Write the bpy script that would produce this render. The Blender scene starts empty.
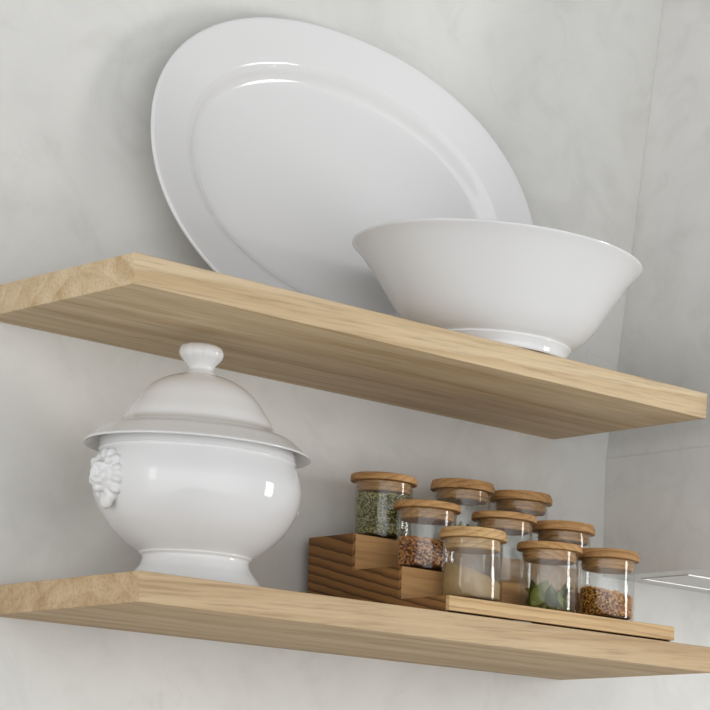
import bpy, bmesh, math, random
from mathutils import Vector, Matrix, noise

random.seed(7)
SC = bpy.context.scene
COL = SC.collection
PI = math.pi

# ------------------------------------------------------------------ measures
T = 0.030            # shelf thickness
D = 0.2763           # shelf depth
GAP = 0.2683         # top of lower shelf (z=0) to underside of the upper one
ZT = GAP + T         # top of the upper shelf
FLOOR_Z = -1.85
HOOD_X = 0.8106      # side of the plastered hood
HOOD_Z = 0.1075

# ------------------------------------------------------------------ helpers
def link(o, parent=None):
    COL.objects.link(o)
    if parent is not None:
        o.parent = parent
    return o

def obj(name, bm, mat, parent=None, smooth=True, loc=None, autosmooth=None):
    bmesh.ops.recalc_face_normals(bm, faces=bm.faces)
    me = bpy.data.meshes.new(name)
    bm.to_mesh(me); bm.free()
    for m in (mat if isinstance(mat, (list, tuple)) else [mat]):
        me.materials.append(m)
    if smooth:
        for p in me.polygons: p.use_smooth = True
        if autosmooth is not None:
            me.set_sharp_from_angle(angle=math.radians(autosmooth))
    o = bpy.data.objects.new(name, me)
    link(o, parent)
    if loc is not None: o.location = loc
    return o

def thing(name, label, cat, loc=(0, 0, 0), group=None):
    o = bpy.data.objects.new(name, None)
    o.empty_display_size = 0.02
    link(o); o.location = loc
    return tag(o, label, cat, group)

def tag(o, label, cat, group=None, kind=None):
    o['label'] = label; o['category'] = cat
    if group: o['group'] = group
    if kind: o['kind'] = kind
    return o

def box(bm, x0, x1, y0, y1, z0, z1, bevel=0.0, seg=2):
    v = [bm.verts.new((x, y, z)) for x in (x0, x1) for y in (y0, y1) for z in (z0, z1)]
    f = []
    for q in ((0, 1, 3, 2), (4, 6, 7, 5), (0, 4, 5, 1), (2, 3, 7, 6), (0, 2, 6, 4), (1, 5, 7, 3)):
        f.append(bm.faces.new([v[i] for i in q]))
    bmesh.ops.recalc_face_normals(bm, faces=f)
    if bevel > 0:
        es = list({e for fc in f for e in fc.edges})
        bmesh.ops.bevel(bm, geom=es, offset=bevel, segments=seg, profile=0.5, affect='EDGES')

def catmull(pts, n=6):
    out = []
    P = [pts[0]] + list(pts) + [pts[-1]]
    for i in range(1, len(P) - 2):
        p0, p1, p2, p3 = P[i - 1], P[i], P[i + 1], P[i + 2]
        for k in range(n):
            t = k / n
            out.append(tuple(0.5 * (2 * p1[j] + (p2[j] - p0[j]) * t + (2 * p0[j] - 5 * p1[j] + 4 * p2[j] - p3[j]) * t * t
                                    + (3 * p1[j] - p0[j] - 3 * p2[j] + p3[j]) * t ** 3) for j in range(2)))
    out.append(tuple(pts[-1]))
    return out

def lathe(bm, prof, seg=96, fun=None, cx=0, cy=0):
    """Closed or open profile of (r, z); r = 0 makes a pole."""
    rings = []
    for (r, z) in prof:
        if r <= 1e-6:
            rings.append([bm.verts.new((cx, cy, z))])
        else:
            row = []
            for k in range(seg):
                a = 2 * PI * k / seg
                rr, zz = (r, z) if fun is None else fun(r, z, a)
                row.append(bm.verts.new((cx + rr * math.cos(a), cy + rr * math.sin(a), zz)))
            rings.append(row)
    for a, b in zip(rings[:-1], rings[1:]):
        for k in range(seg):
            k2 = (k + 1) % seg
            if len(a) == 1 and len(b) == 1: break
            if len(a) == 1: bm.faces.new((a[0], b[k], b[k2]))
            elif len(b) == 1: bm.faces.new((a[k], b[0], a[k2]))
            else: bm.faces.new((a[k], b[k], b[k2], a[k2]))

# ------------------------------------------------------------------ materials
def new_mat(name):
    m = bpy.data.materials.new(name); m.use_nodes = True
    nt = m.node_tree
    for n in list(nt.nodes): nt.nodes.remove(n)
    out = nt.nodes.new('ShaderNodeOutputMaterial')
    return m, nt, out

def N(nt, kind, **kw):
    n = nt.nodes.new(kind)
    for k, v in kw.items():
        if k.startswith('i_'):
            n.inputs[k[2:].replace('_', ' ')].default_value = v
        else:
            setattr(n, k, v)
    return n

def ramp(nt, fac, stops):
    r = nt.nodes.new('ShaderNodeValToRGB')
    e = r.color_ramp.elements
    while len(e) > 1: e.remove(e[-1])
    e[0].position, e[0].color = stops[0][0], (*stops[0][1], 1)
    for p, c in stops[1:]:
        q = e.new(p); q.color = (*c, 1)
    nt.links.new(fac, r.inputs['Fac'])
    return r.outputs['Color']

def mix(nt, a, b, fac, mode='MIX'):
    m = nt.nodes.new('ShaderNodeMix'); m.data_type = 'RGBA'; m.blend_type = mode
    for sock, v in ((m.inputs[0], fac), (m.inputs[6], a), (m.inputs[7], b)):
        if isinstance(v, (int, float)): sock.default_value = v
        elif isinstance(v, tuple): sock.default_value = (*v, 1)
        else: nt.links.new(v, sock)
    return m.outputs[2]

def srgb(r, g, b):
    f = lambda c: (c / 255 / 12.92) if c / 255 <= 0.04045 else ((c / 255 + 0.055) / 1.055) ** 2.4
    return (f(r), f(g), f(b))

def principled(nt, out, color, rough=0.5, spec=0.5, bump=None, coat=0.0):
    b = nt.nodes.new('ShaderNodeBsdfPrincipled')
    if isinstance(color, tuple): b.inputs['Base Color'].default_value = (*color, 1)
    else: nt.links.new(color, b.inputs['Base Color'])
    if isinstance(rough, float): b.inputs['Roughness'].default_value = rough
    else: nt.links.new(rough, b.inputs['Roughness'])
    b.inputs['Specular IOR Level'].default_value = spec
    if coat:
        b.inputs['Coat Weight'].default_value = coat
        b.inputs['Coat Roughness'].default_value = 0.03
    if bump is not None: nt.links.new(bump, b.inputs['Normal'])
    nt.links.new(b.outputs[0], out.inputs['Surface'])
    return b

def wood(name, dark, mid, light, rings=32.0, centre=(0.0, 0.10, -0.16), axis='X', fib=1.0, rough=0.62,
         streak=0.35, dark_end=None, contrast=1.0, warp=0.012, tilt=(0, 0, 0)):
    """Solid wood: growth rings round an axis + fine fibres along it."""
    m, nt, out = new_mat(name)
    L = nt.links
    tc = N(nt, 'ShaderNodeTexCoord')
    oi = N(nt, 'ShaderNodeObjectInfo')
    mp = N(nt, 'ShaderNodeMapping')
    mp.inputs['Location'].default_value = centre
    mp.inputs['Rotation'].default_value = tilt
    off = N(nt, 'ShaderNodeVectorMath', operation='SCALE'); off.inputs[0].default_value = tuple(1.7 if k == 'XYZ'.index(axis) else 0.02 for k in range(3))
    L.new(oi.outputs['Random'], off.inputs['Scale'])
    add = N(nt, 'ShaderNodeVectorMath', operation='ADD')
    L.new(tc.outputs['Object'], mp.inputs['Vector']); L.new(mp.outputs[0], add.inputs[0]); L.new(off.outputs[0], add.inputs[1])
    ai = 'XYZ'.index(axis)
    # slow warp of the rings
    st = [7.0, 7.0, 7.0]; st[ai] = 1.3
    sm = N(nt, 'ShaderNodeMapping'); sm.inputs['Scale'].default_value = st
    L.new(add.outputs[0], sm.inputs['Vector'])
    wn = N(nt, 'ShaderNodeTexNoise', i_Scale=1.0, i_Detail=3.0)
    L.new(sm.outputs[0], wn.inputs['Vector'])
    sub = N(nt, 'ShaderNodeVectorMath', operation='SUBTRACT'); sub.inputs[1].default_value = (0.5, 0.5, 0.5)
    L.new(wn.outputs['Color'], sub.inputs[0])
    scl = N(nt, 'ShaderNodeVectorMath', operation='SCALE'); scl.inputs['Scale'].default_value = warp * 4
    L.new(sub.outputs[0], scl.inputs[0])
    ad2 = N(nt, 'ShaderNodeVectorMath', operation='ADD')
    L.new(add.outputs[0], ad2.inputs[0]); L.new(scl.outputs[0], ad2.inputs[1])
    wv = N(nt, 'ShaderNodeTexWave', wave_type='RINGS', rings_direction=axis, wave_profile='SAW')
    wv.inputs['Scale'].default_value = rings
    wv.inputs['Distortion'].default_value = 0.8; wv.inputs['Detail'].default_value = 2.0
    wv.inputs['Detail Scale'].default_value = 1.5
    L.new(ad2.outputs[0], wv.inputs['Vector'])
    # fibres
    fs = [330.0 * fib, 330.0 * fib, 330.0 * fib]; fs[ai] = 12.0 * fib
    fm = N(nt, 'ShaderNodeMapping'); fm.inputs['Scale'].default_value = fs
    L.new(add.outputs[0], fm.inputs['Vector'])
    fn = N(nt, 'ShaderNodeTexNoise', i_Scale=1.0, i_Detail=4.0, i_Roughness=0.6)
    L.new(fm.outputs[0], fn.inputs['Vector'])
    # broad streaks
    bs = [34.0, 34.0, 34.0]; bs[ai] = 1.6
    bmn = N(nt, 'ShaderNodeMapping'); bmn.inputs['Scale'].default_value = bs
    L.new(add.outputs[0], bmn.inputs['Vector'])
    bn = N(nt, 'ShaderNodeTexNoise', i_Scale=1.0, i_Detail=3.0)
    L.new(bmn.outputs[0], bn.inputs['Vector'])
    c = ramp(nt, wv.outputs['Fac'], [(0.0, light), (0.55, mid), (0.9, dark), (1.0, mid)])
    c = mix(nt, mid, c, contrast)
    s = ramp(nt, bn.outputs['Fac'], [(0.32, dark), (0.5, mid), (0.68, light)])
    c = mix(nt, c, s, streak)
    fr = ramp(nt, fn.outputs['Fac'], [(0.32, (0.66, 0.63, 0.59)), (0.48, (0.97, 0.965, 0.96)), (0.7, (1.10, 1.09, 1.07))])
    c = mix(nt, c, fr, 0.7, 'MULTIPLY')
    if dark_end is not None:
        sx = N(nt, 'ShaderNodeSeparateXYZ'); L.new(tc.outputs['Object'], sx.inputs[0])
        gt = N(nt, 'ShaderNodeMath', operation='GREATER_THAN'); gt.inputs[1].default_value = dark_end
        L.new(sx.outputs[0], gt.inputs[0])
        c = mix(nt, c, (0.11, 0.075, 0.045), gt.outputs[0])
    bp = N(nt, 'ShaderNodeBump', i_Strength=0.25, i_Distance=0.0006)
    L.new(fn.outputs['Fac'], bp.inputs['Height'])
    principled(nt, out, c, rough, 0.35, bp.outputs[0])
    return m

def plaster(name, base, blotch, sc=3.0, seed=0.0, bumps=0.2):
    m, nt, out = new_mat(name)
    L = nt.links
    tc = N(nt, 'ShaderNodeTexCoord')
    mp = N(nt, 'ShaderNodeMapping'); mp.inputs['Location'].default_value = (seed, seed * .7, seed * .3)
    L.new(tc.outputs['Object'], mp.inputs['Vector'])
    n1 = N(nt, 'ShaderNodeTexNoise', i_Scale=sc, i_Detail=5.0, i_Roughness=0.55, i_Distortion=0.6)
    n2 = N(nt, 'ShaderNodeTexNoise', i_Scale=sc * 5, i_Detail=6.0, i_Roughness=0.6, i_Distortion=1.2)
    n3 = N(nt, 'ShaderNodeTexNoise', i_Scale=220.0, i_Detail=3.0)
    vo = N(nt, 'ShaderNodeTexVoronoi', i_Scale=9.0)
    vo.feature = 'DISTANCE_TO_EDGE'
    dn = N(nt, 'ShaderNodeTexNoise', i_Scale=6.0, i_Detail=4.0)
    for n in (n1, n2, n3, dn): L.new(mp.outputs[0], n.inputs['Vector'])
    wa = N(nt, 'ShaderNodeVectorMath', operation='MULTIPLY_ADD'); wa.inputs[1].default_value = (.25, .25, .25)
    L.new(dn.outputs['Color'], wa.inputs[0]); L.new(mp.outputs[0], wa.inputs[2]); L.new(wa.outputs[0], vo.inputs['Vector'])
    b2 = tuple(x * y for x, y in zip(base, blotch))
    c = ramp(nt, n1.outputs['Fac'], [(0.34, b2), (0.5, base), (0.66, tuple(min(1, x * 1.05) for x in base))])
    k = ramp(nt, n2.outputs['Fac'], [(0.34, (0.93, 0.93, 0.925)), (0.5, (1, 1, 1)), (0.68, (1.03, 1.03, 1.03))])
    c = mix(nt, c, k, 0.8, 'MULTIPLY')
    # hair cracks, only in a few places
    cr = ramp(nt, vo.outputs['Distance'], [(0.0, (0.80, 0.79, 0.77)), (0.012, (1, 1, 1))])
    gate = ramp(nt, n1.outputs['Fac'], [(0.62, (0, 0, 0)), (0.74, (0.5, 0.5, 0.5))])
    c = mix(nt, c, mix(nt, c, cr, 1.0, 'MULTIPLY'), gate)
    # rare dark pits
    v2 = N(nt, 'ShaderNodeTexVoronoi', i_Scale=6.0); L.new(mp.outputs[0], v2.inputs['Vector'])
    pit = ramp(nt, v2.outputs['Distance'], [(0.007, (0.74, 0.73, 0.71)), (0.014, (1, 1, 1))])
    c = mix(nt, c, pit, 0.6, 'MULTIPLY')
    hm = N(nt, 'ShaderNodeMath', operation='MULTIPLY_ADD'); hm.inputs[1].default_value = 0.12
    L.new(n3.outputs['Fac'], hm.inputs[0]); L.new(n2.outputs['Fac'], hm.inputs[2])
    bp = N(nt, 'ShaderNodeBump', i_Strength=bumps, i_Distance=0.003)
    L.new(hm.outputs[0], bp.inputs['Height'])
    principled(nt, out, c, 0.8, 0.25, bp.outputs[0])
    return m

def plain(name, col, rough=0.5, spec=0.5, metal=0.0, var=0.0, scale=300.0, coat=0.0):
    m, nt, out = new_mat(name)
    c = col
    if var > 0:
        tc = N(nt, 'ShaderNodeTexCoord')
        n = N(nt, 'ShaderNodeTexNoise', i_Scale=scale, i_Detail=3.0)
        nt.links.new(tc.outputs['Object'], n.inputs['Vector'])
        c = ramp(nt, n.outputs['Fac'], [(0.3, tuple(x * (1 - var) for x in col)), (0.5, col), (0.7, tuple(min(1, x * (1 + var)) for x in col))])
    b = principled(nt, out, c, rough, spec, None, coat)
    b.inputs['Metallic'].default_value = metal
    return m

def flakes_mat(name, cols):
    """Colour by mesh island, so every flake has its own tone."""
    m, nt, out = new_mat(name)
    g = N(nt, 'ShaderNodeNewGeometry')
    c = ramp(nt, g.outputs['Random Per Island'], [(i / max(1, len(cols) - 1), k) for i, k in enumerate(cols)])
    principled(nt, out, c, 0.75, 0.25)
    return m

def glass_mat(name):
    m, nt, out = new_mat(name)
    tr = N(nt, 'ShaderNodeBsdfTransparent'); tr.inputs['Color'].default_value = (0.955, 0.962, 0.958, 1)
    gl = N(nt, 'ShaderNodeBsdfGlossy'); gl.inputs['Roughness'].default_value = 0.015
    gl.inputs['Color'].default_value = (1, 1, 1, 1)
    lw = N(nt, 'ShaderNodeLayerWeight', i_Blend=0.5)          # facing term is the same from both sides of the thin wall
    pw = N(nt, 'ShaderNodeMath', operation='POWER'); pw.inputs[1].default_value = 5.0
    fr = N(nt, 'ShaderNodeMath', operation='MULTIPLY_ADD'); fr.inputs[1].default_value = 0.94; fr.inputs[2].default_value = 0.04
    nt.links.new(lw.outputs['Facing'], pw.inputs[0]); nt.links.new(pw.outputs[0], fr.inputs[0])
    mx = N(nt, 'ShaderNodeMixShader')
    nt.links.new(fr.outputs[0], mx.inputs[0]); nt.links.new(tr.outputs[0], mx.inputs[1]); nt.links.new(gl.outputs[0], mx.inputs[2])
    nt.links.new(mx.outputs[0], out.inputs['Surface'])
    return m

M_WALL = plaster('grey_plaster', (0.615, 0.612, 0.588), (0.93, 0.93, 0.935), 2.6, 1.3)
M_HOOD = plaster('hood_plaster', (0.65, 0.643, 0.62), (0.94, 0.94, 0.94), 3.2, 7.9)
M_FLOOR = plaster('floor_screed', (0.80, 0.79, 0.77), (0.9, 0.9, 0.9), 1.0, 4.0)
OAK = (srgb(166, 134, 92), srgb(197, 175, 140), srgb(213, 195, 164))
M_SHELF = wood('oak_shelf', *OAK, rings=14.0, centre=(0, 0.19, 0.11), streak=0.45, contrast=0.45, warp=0.016, tilt=(0, 0.03, 0.02),
               dark_end=0.7264 - 0.0011)
M_SHELF2 = wood('oak_shelf_pale', srgb(158, 128, 92), srgb(187, 161, 125), srgb(202, 180, 147), rings=13.0, centre=(0.4, 0.16, 0.15),
                streak=0.45, contrast=0.45, warp=0.018, tilt=(0, 0.05, -0.02))
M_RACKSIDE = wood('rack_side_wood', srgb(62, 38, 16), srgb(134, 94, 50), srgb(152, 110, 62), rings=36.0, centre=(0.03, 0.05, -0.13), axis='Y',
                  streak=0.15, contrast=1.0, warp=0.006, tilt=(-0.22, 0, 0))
M_RACK = wood('rack_wood', srgb(138, 98, 56), srgb(176, 136, 88), srgb(194, 154, 104), rings=16.0, centre=(0, .1, .06), streak=0.5, contrast=0.5, warp=0.014)
M_LIP = wood('rack_lip_wood', srgb(158, 122, 78), srgb(198, 166, 120), srgb(212, 184, 142), rings=40.0, centre=(0, .06, .05), streak=0.35, contrast=0.7, warp=0.010)
M_LID = wood('lid_wood', srgb(130, 92, 52), srgb(178, 136, 86), srgb(196, 156, 104), rings=45.0, centre=(0, .05, .04), streak=0.4, contrast=0.7, warp=0.005, fib=1.3)
M_LID2 = wood('lid_wood_pale', srgb(150, 112, 68), srgb(192, 156, 106), srgb(206, 174, 126), rings=45.0, centre=(0, .05, .04), streak=0.4, contrast=0.7, warp=0.005, fib=1.3)
M_PORC = plain('white_porcelain', (0.67, 0.67, 0.668), 0.07, 0.42, coat=0.0)
M_GLASS = glass_mat('clear_glass')
M_STEEL = plain('brushed_steel', (0.72, 0.72, 0.71), 0.38, 0.5, 1.0)
M_SLOT = plain('vent_slot_dark', (0.05, 0.05, 0.05), 0.6)
M_VENT = plain('vent_white', (0.66, 0.655, 0.64), 0.6, 0.2)
M_HERB = flakes_mat('dried_green_herb', [srgb(96, 92, 48), srgb(166, 160, 104), srgb(198, 190, 134), srgb(124, 120, 70), srgb(220, 212, 164)])
M_CHILI = flakes_mat('rust_flakes', [srgb(118, 62, 18), srgb(206, 132, 60), srgb(236, 178, 104), srgb(156, 84, 28), srgb(246, 206, 146)])
M_GRAIN = flakes_mat('amber_flakes', [srgb(140, 84, 26), srgb(214, 150, 66), srgb(240, 188, 100), srgb(176, 112, 40), srgb(228, 168, 82)])
M_HERBC = plain('herb_core', srgb(70, 74, 42), 0.9, 0.1, var=0.4, scale=500)
M_CHILIC = plain('rust_core', srgb(96, 50, 20), 0.9, 0.1, var=0.4, scale=500)
M_GRAINC = plain('amber_core', srgb(116, 70, 26), 0.9, 0.1, var=0.4, scale=500)
M_SAND = plain('tan_powder', srgb(170, 142, 98), 0.95, 0.1, var=0.16, scale=900)
M_LEAF = flakes_mat('leaf_green', [srgb(70, 92, 40), srgb(128, 142, 74), srgb(96, 118, 58), srgb(150, 160, 92), srgb(60, 78, 40)])

# ------------------------------------------------------------------ room
def struct(name, bm, mat, label):
    o = obj(name, bm, mat, smooth=False)
    o['kind'] = 'structure'; o['label'] = label; o['category'] = name.split('_')[0]
    return o

bm = bmesh.new(); box(bm, -3.2, 3.4, 0.0, 0.12, FLOOR_Z, 1.6)
struct('wall_back', bm, M_WALL, 'grey mottled plaster wall behind the two wooden shelves')
bm = bmesh.new(); box(bm, -3.2, 3.4, -4.5, 0.0, FLOOR_Z - 0.1, FLOOR_Z)
struct('floor', bm, M_FLOOR, 'pale floor below the shelves')

# plastered extractor hood: straight skirt, tapered chimney above, vent let into its underside
HD, HX2, HZ1, HZ2 = 0.36, 1.62, 0.258, 1.25
hood = thing('range_hood', 'grey plastered range hood with tapered side, right of the shelves on the wall', 'range hood', (1.2, 0, HOOD_Z))
ho = Vector(hood.location)
def rel(bm, o=ho):
    bmesh.ops.translate(bm, verts=bm.verts, vec=-o)
VX0, VX1, VY0, VY1 = 0.842, 1.58, -0.125, -0.037   # opening for the vent
bm = bmesh.new()
def quad(bm, *p): bm.faces.new([bm.verts.new(q) for q in p])
z0, z1 = HOOD_Z, HZ1
yb = -0.0004
# skirt sides
quad(bm, (HOOD_X, yb, z0), (HOOD_X, -HD, z0), (HOOD_X, -HD, z1), (HOOD_X, yb, z1))
quad(bm, (HOOD_X, -HD, z0), (HX2, -HD, z0), (HX2, -HD, z1), (HOOD_X, -HD, z1))
quad(bm, (HX2, -HD, z0), (HX2, yb, z0), (HX2, yb, z1), (HX2, -HD, z1))
quad(bm, (HX2, yb, z0), (HOOD_X, yb, z0), (HOOD_X, yb, z1), (HX2, yb, z1))
quad(bm, (HOOD_X, yb, z1), (HOOD_X, -HD, z1), (HX2, -HD, z1), (HX2, yb, z1))
# underside with the opening
for (xa, xb, ya, yc) in ((HOOD_X, HX2, -HD, VY0), (HOOD_X, HX2, VY1, yb), (HOOD_X, VX0, VY0, VY1), (VX1, HX2, VY0, VY1)):
    quad(bm, (xa, ya, z0), (xb, ya, z0), (xb, yc, z0), (xa, yc, z0))
bmesh.ops.remove_doubles(bm, verts=bm.verts, dist=1e-6)
rel(bm); obj('hood_skirt', bm, M_HOOD, hood, smooth=False)
bm = bmesh.new()
k = 0.1235 * (HZ2 - z1)
A = [(HOOD_X, yb, z1 + .0002), (HOOD_X, -HD, z1 + .0002), (HX2, -HD, z1 + .0002), (HX2, yb, z1 + .0002)]
B = [(HOOD_X + k, yb, HZ2), (HOOD_X + k, -HD + 0.26, HZ2), (HX2 - k, -HD + 0.26, HZ2), (HX2 - k, yb, HZ2)]
va = [bm.verts.new(q) for q in A]; vb = [bm.verts.new(q) for q in B]
for i in range(4):
    j = (i + 1) % 4; bm.faces.new((va[i], va[j], vb[j], vb[i]))
bm.faces.new(vb)
rel(bm); obj('hood_chimney', bm, M_HOOD, hood, smooth=False)
# vent insert
bm = bmesh.new()
w = 0.0026; zf = HOOD_Z - 0.0014
for (xa, xb, ya, yc) in ((VX0, VX1, VY1 - w, VY1), (VX0, VX1, VY0, VY0 + w), (VX0, VX0 + w, VY0 + w, VY1 - w), (VX1 - w, VX1, VY0 + w, VY1 - w)):
    box(bm, xa, xb, ya, yc, zf, HOOD_Z + 0.004)
rel(bm); vf = obj('vent_frame', bm, M_STEEL, hood, smooth=False)
bm = bmesh.new(); box(bm, VX0 + .0032, VX1 - .0032, VY0 + .0085, VY1 - .0032, HOOD_Z - .0004, HOOD_Z + .003)
rel(bm); obj('vent_panel', bm, M_VENT, hood, smooth=False)
bm = bmesh.new(); box(bm, VX0 + .0046, VX1 - .0046, VY0 + .0046, VY1 - .0046, HOOD_Z + .0042, HOOD_Z + .02)
rel(bm); obj('vent_recess', bm, M_SLOT, hood, smooth=False)

# ------------------------------------------------------------------ shelves
def shelf(loc, length, mat, label, seed):
    bm = bmesh.new()
    box(bm, 0, length, -D, -0.0003, -T, 0, 0.0013, 2)
    # subdivide along the board and let the edges waver a touch, like sawn timber
    for i in range(1, 60):
        x = length * i / 60
        bmesh.ops.bisect_plane(bm, geom=bm.verts[:] + bm.edges[:] + bm.faces[:], plane_co=(x, 0, 0), plane_no=(1, 0, 0))
    for v in bm.verts:
        if v.co.y < -D + 0.004:
            n = noise.noise(Vector((v.co.x * 30 + seed, v.co.z * 40, seed)))
            v.co.y += 0.0005 * n
            if v.co.z < -T + 0.002: v.co.z += 0.0004 * noise.noise(Vector((v.co.x * 60, 3.1, seed)))
    o = obj('wooden_shelf', bm, mat, smooth=True, loc=loc, autosmooth=35)
    return tag(o, label, 'shelf', 'thick oak wall shelves')
shelf((0, 0, ZT), 0.7264, M_SHELF, 'upper thick oak wall shelf carrying the oval platter and wide bowl', 1.0)
shelf((0.0141, 0, 0), 0.7489 - 0.0141, M_SHELF2, 'lower thick oak wall shelf carrying the tureen and spice rack', 9.0)

# ------------------------------------------------------------------ oval platter
PA, PB, PLEAN, PROLL, PN = 0.2521, 0.1875, 0.1170, -0.0536, 2.1207
def make_platter():
    bm = bmesh.new()
    # (inward distance from rim, depth behind rim plane): front, then back to the rim
    front = catmull([(0.0022, 0.0000), (0.0045, 0.0003), (0.010, 0.0014), (0.020, 0.0037), (0.032, 0.0065), (0.0440, 0.0094), (0.0468, 0.0103), (0.0492, 0.0118), (0.0535, 0.0148), (0.0580, 0.0192), (0.0615, 0.0220), (0.0640, 0.0233)], 5)
    front += [(0.0656, 0.0238), (0.0664, 0.02395), (0.0700, 0.02405), (0.085, 0.0241), (0.115, 0.0241), (0.15, 0.0241), (0.173, 0.0241)]
    back = [(0.173, 0.0278), (0.15, 0.0278), (0.09, 0.0278), (0.080, 0.0276), (0.0775, 0.0290), (0.0740, 0.0290), (0.071, 0.0276), (0.066, 0.0272),
            (0.058, 0.0234), (0.0505, 0.0172), (0.046, 0.0141), (0.032, 0.0108), (0.020, 0.0079), (0.010, 0.0056), (0.0050, 0.0046), (0.0012, 0.0041)]
    edge = [(0.0002, 0.0032), (0.0, 0.0022), (0.0006, 0.0008)]
    prof = front + back + edge
    seg = 160
    def ring(d, dep):
        row = []
        for k in range(seg):
            t = 2 * PI * k / seg
            c, s = math.cos(t), math.sin(t)
            n = 2 / PN
            # outline point and offset inwards along its normal (scaled for the centre)
            u = math.copysign(abs(c) ** n, c); v = math.copysign(abs(s) ** n, s)
            a, b = PA - d, PB - d
            # keep ovalness while shrinking
            row.append(bm.verts.new((a * u, b * v, -dep)))
        return row
    rows = [ring(*p) for p in prof]
    nf = len(front)
    for i in range(len(rows)):
        if i == nf - 1: continue
        a, b = rows[i], rows[(i + 1) % len(rows)]
        for k in range(seg):
            bm.faces.new((a[k], a[(k + 1) % seg], b[(k + 1) % seg], b[k]))
    bm.faces.new(rows[nf - 1]); bm.faces.new(rows[nf])
    return bm
bm = make_platter()
# local: x right, y up the plate, z towards the viewer (rim plane at z=0)
Rr = Matrix.Rotation(PROLL, 4, 'Z')
for v in bm.verts: v.co = Rr @ v.co
vmin = min(v.co.y for v in bm.verts)
for v in bm.verts:
    q = v.co.copy(); h = q.y - vmin
    # up-plane direction leans to the wall; plate normal faces the room
    v.co = Vector((q.x, h * math.sin(PLEAN) - q.z * math.cos(PLEAN), h * math.cos(PLEAN) + q.z * math.sin(PLEAN)))
zmin = min(v.co.z for v in bm.verts)
for v in bm.verts: v.co.z -= zmin
o = obj('oval_platter', bm, M_PORC, loc=(0.4037, -0.0679, ZT + 0.0002), autosmooth=40)
tag(o, 'large white oval porcelain platter leaning on the wall behind the bowl', 'platter')

# ------------------------------------------------------------------ wide bowl
outer = [(0.0735, 0.0), (0.0752, 0.0015), (0.0762, 0.006), (0.0790, 0.0110), (0.0803, 0.0128), (0.0798, 0.0146), (0.0820, 0.0163),
         (0.0885, 0.0205), (0.0975, 0.0285), (0.1055, 0.0380), (0.1130, 0.0495), (0.1215, 0.0635), (0.1300, 0.0775), (0.1385, 0.0905), (0.1470, 0.1020), (0.1540, 0.1095)]
rim = [(0.1560, 0.1113), (0.1562, 0.1126), (0.1552, 0.1134), (0.1536, 0.1126)]
inner = [(0.1500, 0.1090), (0.1430, 0.1015), (0.1340, 0.0890), (0.1235, 0.0730), (0.1090, 0.0500), (0.098, 0.0355), (0.084, 0.0240), (0.065, 0.0170), (0.03, 0.0150), (0.0, 0.0150)]
foot = [(0.0, 0.0090), (0.04, 0.0090), (0.066, 0.0085), (0.0695, 0.0060), (0.0700, 0.0012), (0.0715, 0.0), (0.0735, 0.0)]
bm = bmesh.new()
lathe(bm, foot[:-1] + catmull(outer, 4) + rim + catmull(inner, 4)[:-1] + [(0.0, 0.0150)], 128)
o = obj('serving_bowl', bm, M_PORC, loc=(0.4756, -0.205, ZT + 0.0003), autosmooth=50)
tag(o, 'wide white porcelain bowl with flared rim in front of the platter', 'bowl')

# ------------------------------------------------------------------ soup tureen
tur = thing('soup_tureen', 'white lidded porcelain soup tureen on the left of the lower shelf', 'tureen', (0.150, -0.150, 0.0003))
ob = [(0.0650, 0.0), (0.0664, 0.0012), (0.0660, 0.005), (0.0640, 0.0100), (0.0600, 0.0164), (0.0556, 0.0215), (0.0526, 0.0262), (0.0511, 0.0308), (0.0508, 0.0335), (0.0515, 0.0352), (0.0534, 0.0368), (0.0538, 0.0382),
      (0.0560, 0.0402), (0.0677, 0.0485), (0.0806, 0.0615), (0.0885, 0.0727), (0.0945, 0.0840), (0.0985, 0.0965), (0.1000, 0.1085), (0.0988, 0.1190), (0.0960, 0.1285),
      (0.0936, 0.1350), (0.0932, 0.1372), (0.0940, 0.1385), (0.0934, 0.1400), (0.0930, 0.1440), (0.0930, 0.1490)]
ib = [(0.0890, 0.1490), (0.0890, 0.1380), (0.0940, 0.1190), (0.0950, 0.1080), (0.0890, 0.0840), (0.0750, 0.0640), (0.05, 0.0480), (0.0, 0.0450)]
bm = bmesh.new()
lathe(bm, [(0.0, 0.018), (0.042, 0.018), (0.048, 0.012), (0.058, 0.002), (0.0600, 0.0)] + catmull(ob, 4) + [(0.0915, 0.1500)] + catmull(ib, 3)[:-1] + [(0.0, 0.0450)], 128)
obj('body', bm, M_PORC, tur, autosmooth=60)
# lid: flange rim at z .1446, dome above
lo = [(0.1078, 0.1440), (0.1086, 0.1452), (0.1075, 0.1468), (0.1040, 0.1498), (0.0985, 0.1545), (0.0930, 0.1592), (0.0880, 0.1622), (0.0835, 0.1642), (0.0790, 0.1664), (0.0752, 0.1690), (0.0730, 0.1712),
      (0.0715, 0.1735), (0.0675, 0.1815), (0.0615, 0.1906), (0.0558, 0.1990), (0.0490, 0.2066), (0.0418, 0.2125), (0.0334, 0.2172), (0.0240, 0.2208), (0.0175, 0.2222), (0.0160, 0.2236), (0.0, 0.2240)]
li = [(0.0, 0.2195), (0.0240, 0.2165), (0.0334, 0.2130), (0.0490, 0.2018), (0.0590, 0.1885), (0.0690, 0.1710), (0.0790, 0.1620), (0.0860, 0.1590), (0.0925, 0.1555), (0.0985, 0.1508), (0.1050, 0.1455), (0.1078, 0.1440)]
bm = bmesh.new()
lathe(bm, catmull(lo[:-1], 4)[:-1] + [lo[-2], lo[-1]] , 128)
b_in = catmull(li, 4)
lathe(bm, b_in, 128)
bmesh.ops.remove_doubles(bm, verts=bm.verts, dist=1e-5)
lid = obj('lid', bm, M_PORC, tur, autosmooth=60)
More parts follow.
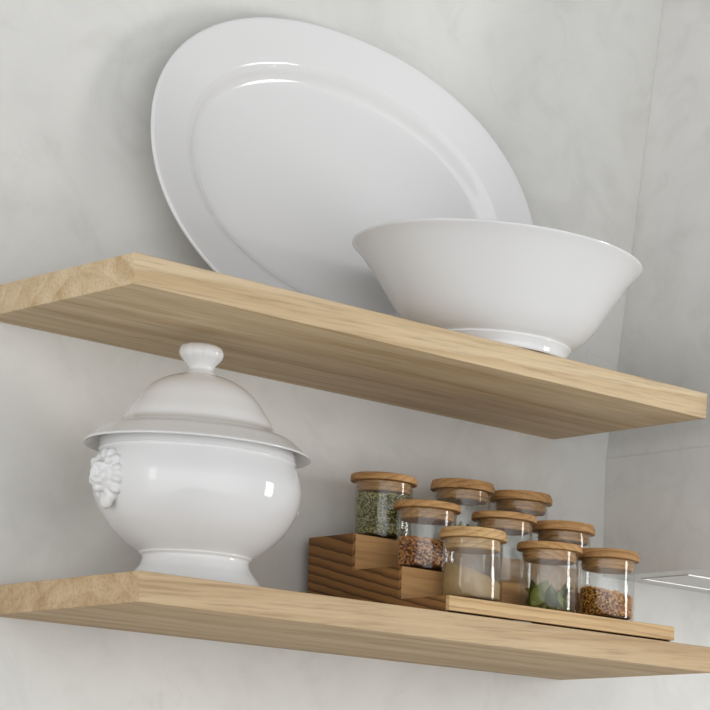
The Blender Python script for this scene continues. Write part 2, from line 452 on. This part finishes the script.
kp = [(0.0162, 0.2234), (0.0148, 0.2250), (0.0126, 0.2275), (0.0122, 0.2300), (0.0136, 0.2330), (0.0168, 0.2370), (0.0198, 0.2405), (0.0212, 0.2440), (0.0211, 0.2475), (0.0196, 0.2508), (0.0165, 0.2532),
      (0.0115, 0.2547), (0.0055, 0.2553), (0.0, 0.2554)]
def flute(r, z, a):
    if z > 0.2310:
        w = min(1, (z - 0.2310) / 0.008)
        g = abs(math.sin(a * 6)) ** 0.6
        return r * (1 - 0.03 * w * (1 - g)), z
    return r, z
bm = bmesh.new(); lathe(bm, catmull(kp, 5)[:-1] + [(0.0, 0.2554)], 144, flute)
obj('knob', bm, M_PORC, lid, autosmooth=70)

# lion-mask handles: blobs fused into one surface
def blob(bm, c, s, rot=None, seg=20):
    r = bmesh.ops.create_uvsphere(bm, u_segments=seg, v_segments=seg // 2, radius=1.0)
    m = Matrix.Translation(c) @ (rot or Matrix()) @ Matrix.Diagonal((*s, 1))
    bmesh.ops.transform(bm, matrix=m, verts=r['verts'])
def lion_mesh():
    # local: +x out of the tureen, y across, z up; size ~ 44 x 52 mm
    bm = bmesh.new()
    blob(bm, (-0.004, 0, 0.001), (0.010, 0.0235, 0.0265))                # mane shield
    for k in range(13):                                                  # mane locks
        a = 2 * PI * (k + .5) / 13
        blob(bm, (-0.001, 0.0170 * math.cos(a), 0.001 + 0.0195 * math.sin(a)), (0.0065, 0.0088, 0.0050), Matrix.Rotation(a, 4, 'X'), 12)
    blob(bm, (0.004, 0, 0.001), (0.0085, 0.0145, 0.0165))                # face
    blob(bm, (0.010, 0, 0.0095), (0.0050, 0.0110, 0.0040))               # brow
    for s in (-1, 1):
        blob(bm, (0.0095, s * 0.0055, 0.0050), (0.0026, 0.0026, 0.0022), None, 12)   # eyes
        blob(bm, (0.0110, s * 0.0042, -0.0065), (0.0052, 0.0052, 0.0042))  # whisker pads
        blob(bm, (0.0060, s * 0.0125, 0.0140), (0.0042, 0.0042, 0.0048), None, 12)   # ears
        blob(bm, (0.0072, s * 0.0092, -0.0010), (0.0050, 0.0048, 0.0058))  # cheeks
    blob(bm, (0.0135, 0, 0.0005), (0.0042, 0.0034, 0.0085))              # nose
    blob(bm, (0.0150, 0, -0.0040), (0.0034, 0.0046, 0.0026), None, 12)   # nose tip
    blob(bm, (0.0085, 0, -0.0130), (0.0050, 0.0062, 0.0046))             # chin
    blob(bm, (0.000, 0, -0.0235), (0.0058, 0.0095, 0.0095))             # beard
    me = bpy.data.meshes.new('tmp'); bm.to_mesh(me); bm.free()
    o = bpy.data.objects.new('tmp', me); COL.objects.link(o)
    r = o.modifiers.new('r', 'REMESH'); r.mode = 'VOXEL'; r.voxel_size = 0.0007
    s = o.modifiers.new('s', 'SMOOTH'); s.factor = 0.5; s.iterations = 44
    dg = bpy.context.evaluated_depsgraph_get(); dg.update()
    m2 = bpy.data.meshes.new_from_object(o.evaluated_get(dg))
    bpy.data.objects.remove(o); bpy.data.meshes.remove(me)
    m2.name = 'lion_mask'
    m2.materials.clear(); m2.materials.append(M_PORC)
    for p in m2.polygons: p.use_smooth = True
    return m2
lion = lion_mesh()
for a in (PI, 0.0):
    h = bpy.data.objects.new('handle', lion); link(h, tur)
    h['label'] = 'lion-mask handle in relief'
    h.location = (0.0985 * math.cos(a), 0.0985 * math.sin(a), 0.105)
    h.rotation_euler = (0, 0.0, a)

# ------------------------------------------------------------------ stepped spice rack
RX0, RX1, RYB, RY1, RY2, RYF = 0.3711, 0.6891, -0.0170, -0.0984, -0.1828, -0.2712
H1, H2, H3 = 0.0187, 0.0552, 0.0962
rack = thing('spice_rack', 'three-step wooden spice rack holding nine jars on the lower shelf', 'spice rack', (RX0, (RYB + RYF) / 2, 0.0003))
ro = Vector(rack.location)
TT = 0.0050                                         # tread thickness
def side(x0, x1):
    bm = bmesh.new()
    e = 0.0004
    P = [(RYB, 0), (RYB, H3), (RY1, H3), (RY1, H2), (RY2, H2), (RY2, H1), (RYF + 0.0069, H1), (RYF + 0.0069, 0)]
    a = [bm.verts.new((x0, y, z)) for y, z in P]; b = [bm.verts.new((x1, y, z)) for y, z in P]
    bm.faces.new(a); bm.faces.new(b[::-1])
    for i in range(len(P)):
        j = (i + 1) % len(P); bm.faces.new((a[i], b[i], b[j], a[j]))
    rel(bm, ro)
    return bm
SW = 0.0036
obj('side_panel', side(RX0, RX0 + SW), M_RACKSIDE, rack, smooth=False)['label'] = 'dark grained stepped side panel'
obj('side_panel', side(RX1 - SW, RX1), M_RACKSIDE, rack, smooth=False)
for (ya, yc, z) in ((RY1 + .0061, RYB, H3), (RY2 + .0061, RY1 + .0058, H2), (RYF + .0070, RY2 + .0058, H1)):
    bm = bmesh.new(); box(bm, RX0 + SW, RX1 - SW, ya, yc, z - TT, z - .0001, 0.0005, 1); rel(bm, ro)
    obj('tread', bm, M_RACK, rack, smooth=False)
for (y, za, zb) in ((RY1, H2 + .0001, H3), (RY2, H1 + .0001, H2)):
    bm = bmesh.new(); box(bm, RX0 + SW, RX1 - SW, y - 0.0003, y + .006, za, zb, 0.0005, 2); rel(bm, ro)
    obj('riser', bm, M_RACK, rack, smooth=True).data.set_sharp_from_angle(angle=0.6)
bm = bmesh.new(); box(bm, RX0, RX1, RYF, RYF + 0.0068, 0.0028, H1, 0.0008, 2); rel(bm, ro)
obj('front_lip', bm, M_LIP, rack, smooth=True, autosmooth=35)['label'] = 'pale front strip along the bottom step'

# ------------------------------------------------------------------ spice jars
GR = 0.0319      # glass radius
LR = 0.0363      # lid radius
def glass_bm(h):
    bm = bmesh.new()
    w = 0.0013
    prof = [(0, 0.0006), (GR - 0.006, 0.0006), (GR - 0.0042, 0.0), (GR - 0.0022, 0.0003), (GR - 0.0008, 0.0014), (GR, 0.0034), (GR, h - 0.0012), (GR - 0.0004, h - 0.0003), (GR - w / 2, h),
            (GR - w + .0003, h - 0.0004), (GR - w, h - 0.0015), (GR - w, 0.0052), (GR - w - 0.001, 0.0036), (GR - w - 0.0032, 0.0029), (0, 0.0028)]
    lathe(bm, prof, 72)
    return bm
def lid_bm(h, t):
    bm = bmesh.new()
    b = min(0.0020, t * .22)
    g = 0.0013 if t > 0.009 else 0.0004         # the thick lids are stepped
    lathe(bm, [(0, h), (LR - 0.0006, h), (LR, h + 0.0006), (LR, h + t * 0.60), (LR - g * .6, h + t * 0.63), (LR - g, h + t * 0.68), (LR - g * 1.05, h + t - b * .5), (LR - b, h + t), (0, h + t)], 72)
    return bm
def plug_bm(h):
    bm = bmesh.new(); r = GR - 0.0030
    lathe(bm, [(0, h - 0.0115), (r - 0.0012, h - 0.0115), (r, h - 0.0103), (r, h - .0072), (r + .0010, h - .0066), (r + .0010, h - .0050), (r, h - .0044), (r, h - 0.0001), (0, h - 0.0001)], 72)
    return bm
def surf_fn(h, tilt, az, mound):
    """height of a fill's top at (x, y)"""
    ca, sa = math.cos(az), math.sin(az)
    def f(x, y):
        n = noise.noise(Vector((x * 90 + h * 1000, y * 90, 4.2)))
        return h + tilt * (x * ca + y * sa) / 0.029 + mound * (1 - (x * x + y * y) / 0.029 ** 2) + 0.0012 * n
    return f
FR = GR - 0.0013 - 0.0002          # room inside the glass
FZ = 0.0056
def fill_core(bm, f, r):
    rows = []; seg = 64
    low = []
    for i in range(9):
        rr = r * i / 8
        if i == 0: rows.append([bm.verts.new((0, 0, f(0, 0)))])
        else: rows.append([bm.verts.new((rr * math.cos(2 * PI * k / seg), rr * math.sin(2 * PI * k / seg), f(rr * math.cos(2 * PI * k / seg), rr * math.sin(2 * PI * k / seg)))) for k in range(seg)])
    rows.append([bm.verts.new((r * math.cos(2 * PI * k / seg), r * math.sin(2 * PI * k / seg), FZ + .002)) for k in range(seg)])
    rows.append([bm.verts.new(((r - .003) * math.cos(2 * PI * k / seg), (r - .003) * math.sin(2 * PI * k / seg), FZ)) for k in range(seg)])
    rows.append([bm.verts.new((0, 0, FZ))])
    for a, b in zip(rows[:-1], rows[1:]):
        for k in range(seg):
            k2 = (k + 1) % seg
            if len(a) == 1: bm.faces.new((a[0], b[k], b[k2]))
            elif len(b) == 1: bm.faces.new((a[k], b[0], a[k2]))
            else: bm.faces.new((a[k], b[k], b[k2], a[k2]))
def inside(v):
    h = math.hypot(v.x, v.y)
    if h > FR - .0001:
        v.x *= (FR - .0001) / h; v.y *= (FR - .0001) / h
    return v
def flake(bm, c, s, mi):
    q = Matrix.Rotation(random.uniform(0, 6.28), 3, Vector((random.gauss(0, 1), random.gauss(0, 1), random.gauss(0, 1))).normalized())
    P = [(1, 0, 0), (-1, 0, 0), (0, 1, 0), (0, -1, 0), (0, 0, 1), (0, 0, -1)]
    v = [bm.verts.new(inside(Vector(c) + q @ Vector((p[0] * s[0], p[1] * s[1], p[2] * s[2])) * random.uniform(.8, 1.2))) for p in P]
    for t in ((0, 2, 4), (2, 1, 4), (1, 3, 4), (3, 0, 4), (2, 0, 5), (1, 2, 5), (3, 1, 5), (0, 3, 5)):
        bm.faces.new([v[i] for i in t]).material_index = mi
def granules(f, n_side, n_top, size):
    bm = bmesh.new()
    r = FR - size * 0.55
    fill_core(bm, lambda x, y: f(x, y) - size * .9, r - size * .4)
    for i in range(n_side):
        a = random.uniform(0, 2 * PI)
        x, y = r * math.cos(a), r * math.sin(a)
        top = f(x, y)
        z = random.uniform(FZ + size, top)
        flake(bm, (x * random.uniform(.97, 1), y * random.uniform(.97, 1), z), (size * 1.1, size * .75, size * .4), 1)
    for i in range(n_top):
        a = random.uniform(0, 2 * PI); rr = r * math.sqrt(random.random())
        x, y = rr * math.cos(a), rr * math.sin(a)
        flake(bm, (x, y, f(x, y) - size * random.uniform(0, .8)), (size * 1.1, size * .75, size * .4), 1)
    return bm

JAR_GROUP = 'glass spice jars on the stepped rack'
# x, row, height at which the lid starts, lid thickness, lid wood, what it holds, label
ROWY = (-0.0611, -0.1461, -0.2168); ROWZ = (H3, H2, H1)
jars = [
    (0.4365, 0, 0.0671, 0.0080, M_LID, 'herb', 'glass spice jar full of dried green herbs, left end of the top step'),
    (0.5448, 0, 0.0738, 0.0108, M_LID, 'leaf', 'middle one of the three glass spice jars on the top step of the rack'),
    (0.6302, 0, 0.0733, 0.0108, M_LID, None, 'glass spice jar at the right end of the top step, nearest the hood'),
    (0.4329, 1, 0.0703, 0.0078, M_LID, 'chili', 'glass spice jar half full of rust-brown flakes, left end of the middle step'),
    (0.5386, 1, 0.0731, 0.0078, M_LID, None, 'glass spice jar in the centre of the middle step, between powder and leaf jars'),
    (0.6251, 1, 0.0717, 0.0105, M_LID, None, 'glass spice jar at the right end of the middle step, behind the leaf jar'),
    (0.4415, 2, 0.0705, 0.0108, M_LID2, 'sand', 'glass spice jar of tan powder with pale wooden lid, left end of bottom step'),
    (0.5476, 2, 0.0717, 0.0080, M_LID, 'leaf', 'glass spice jar of green leaves in the centre of the bottom step'),
    (0.6323, 2, 0.0724, 0.0106, M_LID, 'grain', 'glass spice jar of amber-brown flakes at the right end of bottom step'),
]
def leaf_mesh(L, W, curl, twist):
    bm = bmesh.new()
    nu, nv = 9, 4
    rows = []
    for i in range(nu + 1):
        t = i / nu
        w = W * (math.sin(PI * min(1, t * 0.98 + 0.02)) ** 0.75) * (1 - 0.25 * t) + 0.0003
        row = []
        for j in range(-nv, nv + 1):
            s = j / nv
            x = s * w
            yy = curl * L * (t - .5) ** 2 * 4 * .25 + 0.18 * w * s * s * 2 + 0.0006 * math.sin(t * 14 + s * 3)
            a = twist * (t - .5)
            row.append(bm.verts.new((x * math.cos(a) - yy * math.sin(a), x * math.sin(a) + yy * math.cos(a), (t - .5) * L)))
        rows.append(row)
    for a, b in zip(rows[:-1], rows[1:]):
        for j in range(len(a) - 1):
            bm.faces.new((a[j], a[j + 1], b[j + 1], b[j]))
    ext = bmesh.ops.solidify(bm, geom=bm.faces[:], thickness=0.0003)
    return bm
def leaf_mat(name, c1, c2):
    m, nt, out = new_mat(name)
    tc = N(nt, 'ShaderNodeTexCoord')
    n = N(nt, 'ShaderNodeTexNoise', i_Scale=120.0, i_Detail=3.0)
    nt.links.new(tc.outputs['Object'], n.inputs['Vector'])
    c = ramp(nt, n.outputs['Fac'], [(0.3, c1), (0.7, c2)])
    principled(nt, out, c, 0.5, 0.4)
    return m
LEAFM = [leaf_mat('leaf_dark', srgb(78, 90, 38), srgb(108, 120, 56)), leaf_mat('leaf_mid', srgb(142, 150, 66), srgb(172, 178, 92)),
         leaf_mat('leaf_pale', srgb(190, 190, 108), srgb(214, 212, 140))]

for (x, r, lz, lt, lm, what, label) in jars:
    y, z = ROWY[r], ROWZ[r] + 0.0006
    j = thing('spice_jar', label, 'jar', (x, y, z), JAR_GROUP)
    obj('glass', glass_bm(lz - 0.0003), M_GLASS, j, autosmooth=50)
    l = obj('lid', lid_bm(lz, lt), lm, j, autosmooth=35)
    l.rotation_euler.z = random.uniform(0, 6.28)
    obj('plug', plug_bm(lz), lm, l, autosmooth=35)
    C0 = (x, y, z)
    if what == 'herb':
        o = obj('dried_herbs', granules(surf_fn(0.0530, 0.001, 1.0, 0.0), 3400, 800, 0.0015), [M_HERBC, M_HERB], smooth=False, loc=C0)
        tag(o, 'dried crumbled green herbs filling the jar at the left of the top step', 'herbs', kind='stuff')
    elif what == 'chili':
        o = obj('spice_flakes', granules(surf_fn(0.0365, 0.003, 1.9, 0.003), 1300, 1000, 0.0019), [M_CHILIC, M_CHILI], smooth=False, loc=C0)
        tag(o, 'rust-brown spice flakes in the jar at the left of the middle step', 'spice', kind='stuff')
    elif what == 'grain':
        o = obj('spice_flakes', granules(surf_fn(0.0350, 0.0045, 2.7, -0.004), 1300, 1000, 0.0019), [M_GRAINC, M_GRAIN], smooth=False, loc=C0)
        tag(o, 'amber-brown spice flakes in the front jar at the right end', 'spice', kind='stuff')
    elif what == 'sand':
        bm = bmesh.new(); fill_core(bm, surf_fn(0.0330, 0.0105, 2.7, 0.001), FR - .0002)
        o = obj('spice_powder', bm, M_SAND, loc=C0)
        tag(o, 'tan spice powder sloping in the front left jar', 'spice', kind='stuff')
    elif what == 'leaf':
        front = (r == 2)
        nl = 17 if front else 7
        protos = []
        for i in range(nl):
            a = 2 * PI * i / nl + random.uniform(-.2, .2)
            rr = (0.0205 if i % 3 else 0.008) if front else 0.014
            L = random.uniform(0.026, 0.038)
            W = random.uniform(0.0078, 0.0108)
            lo_ = obj('dried_leaf', leaf_mesh(L, W, random.uniform(-1.1, 1.1), random.uniform(-1.2, 1.2)), LEAFM[(i * 2 + r) % 3], loc=(0, 0, 0))
            tiltv = random.gauss(0, .55)
            R3 = Matrix.Rotation(a + PI / 2 + random.uniform(-.5, .5), 3, 'Z') @ Matrix.Rotation(random.uniform(-.25, .25), 3, 'X') @ Matrix.Rotation(tiltv, 3, 'Y')
            pts = [R3 @ v.co for v in lo_.data.vertices]
            px, py = rr * math.cos(a), rr * math.sin(a)
            for _ in range(40):
                mx = max(math.hypot(p.x + px, p.y + py) for p in pts)
                if mx < FR - 0.0004: break
                px *= .9; py *= .9
                if math.hypot(px, py) < 1e-4: pts = [p * .95 for p in pts]; lo_.scale = [k * .95 for k in lo_.scale]
            zlow = min(p.z for p in pts)
            dz = FZ - 0.0022 - zlow + random.uniform(0, 0.004)
            lo_.rotation_euler = R3.to_euler()
            lo_.location = (x + px, y + py, z + dz)
            tag(lo_, ('curled green leaf in the jar at the centre of the bottom step' if front else 'green leaf in the middle jar of the top step'), 'leaf',
                ('leaves in the bottom-step jar' if front else 'leaves in the top-step jar'))

# ------------------------------------------------------------------ light
WORLD_SIDE, WORLD_TOP, WORLD_LEFT, WORLD_DOWN = 0.66, 0.14, 1.78, 0.78
w = bpy.data.worlds.new('World'); SC.world = w; w.use_nodes = True
nt = w.node_tree
for n in list(nt.nodes): nt.nodes.remove(n)
wo = nt.nodes.new('ShaderNodeOutputWorld'); bg = nt.nodes.new('ShaderNodeBackground')
bg.inputs['Color'].default_value = (0.985, 0.99, 1.0, 1)
# world light: dimmed overhead, added front-left fill lobe lifts wall and hood side
tc = nt.nodes.new('ShaderNodeTexCoord')
sp = nt.nodes.new('ShaderNodeSeparateXYZ'); nt.links.new(tc.outputs['Generated'], sp.inputs[0])
up = nt.nodes.new('ShaderNodeMapRange'); up.inputs['From Min'].default_value = 0.08; up.inputs['From Max'].default_value = 0.55
up.inputs['To Min'].default_value = 1.0; up.inputs['To Max'].default_value = WORLD_TOP
nt.links.new(sp.outputs[2], up.inputs['Value'])
dt = nt.nodes.new('ShaderNodeVectorMath'); dt.operation = 'DOT_PRODUCT'; dt.inputs[1].default_value = (-0.66, -0.74, -0.12)
nt.links.new(tc.outputs['Generated'], dt.inputs[0])
lob = nt.nodes.new('ShaderNodeMapRange'); lob.inputs['From Min'].default_value = 0.2; lob.inputs['From Max'].default_value = 1.0
lob.inputs['To Min'].default_value = WORLD_SIDE; lob.inputs['To Max'].default_value = WORLD_SIDE + WORLD_LEFT
nt.links.new(dt.outputs['Value'], lob.inputs['Value'])
ad = nt.nodes.new('ShaderNodeMath'); ad.operation = 'MULTIPLY'
nt.links.new(up.outputs[0], ad.inputs[0]); nt.links.new(lob.outputs[0], ad.inputs[1])
dn = nt.nodes.new('ShaderNodeMapRange'); dn.inputs['From Min'].default_value = -0.6; dn.inputs['From Max'].default_value = 0.0
dn.inputs['To Min'].default_value = WORLD_DOWN; dn.inputs['To Max'].default_value = 1.0
nt.links.new(sp.outputs[2], dn.inputs['Value'])
ml = nt.nodes.new('ShaderNodeMath'); ml.operation = 'MULTIPLY'
nt.links.new(ad.outputs[0], ml.inputs[0]); nt.links.new(dn.outputs[0], ml.inputs[1])
nt.links.new(ml.outputs[0], bg.inputs['Strength'])
nt.links.new(bg.outputs[0], wo.inputs['Surface'])

def area(name, loc, target, sx, sy, power, col=(1, 1, 1)):
    l = bpy.data.lights.new(name, 'AREA'); l.shape = 'RECTANGLE'; l.size = sx; l.size_y = sy; l.energy = power; l.color = col
    o = bpy.data.objects.new(name, l); link(o); o.location = loc
    o.rotation_euler = (Vector(target) - Vector(loc)).to_track_quat('-Z', 'Y').to_euler()
    return o
area('window_daylight', (2.75, -2.15, 0.0), (0.35, -0.1, 0.25), 0.60, 1.15, 36, (1.0, 0.99, 0.975))
area('side_window_daylight', (-2.3, -0.55, 0.25), (0.1, -0.1, 0.2), 0.35, 1.1, 4, (1.0, 0.995, 0.98))

# ------------------------------------------------------------------ camera
f, x0, y0 = 2436.0976, 1169.225, 900.0113
R = Vector((0.5903710844974926, -0.8066560274830556, 0.027713460890157533))
U = Vector((-0.016370972521303855, 0.02236128778908459, 0.9996159082703319))
F = Vector((0.8069659062488087, 0.5905980241532048, 4.2859372668230545e-06))
cam = bpy.data.cameras.new('camera'); co = bpy.data.objects.new('camera', cam); link(co)
cam.sensor_fit = 'HORIZONTAL'; cam.sensor_width = 36.0; cam.lens = f / 710 * 36.0
cam.shift_x = (355 - x0) / 710; cam.shift_y = (y0 - 355) / 710
cam.clip_start = 0.05; cam.clip_end = 50
mw = Matrix((( R.x, U.x, -F.x, -1.2658), (R.y, U.y, -F.y, -2.4303), (R.z, U.z, -F.z, -0.2850), (0, 0, 0, 1)))
co.matrix_world = mw
SC.camera = co

vs = SC.view_settings
vs.view_transform = 'Standard'; vs.look = 'None'; vs.exposure = 0.0; vs.gamma = 1.0; vs.use_curve_mapping = False
SC.cycles.use_denoising = True
SC.cycles.max_bounces = 16; SC.cycles.transparent_max_bounces = 32; SC.cycles.diffuse_bounces = 6
SC.cycles.caustics_reflective = False; SC.cycles.caustics_refractive = False
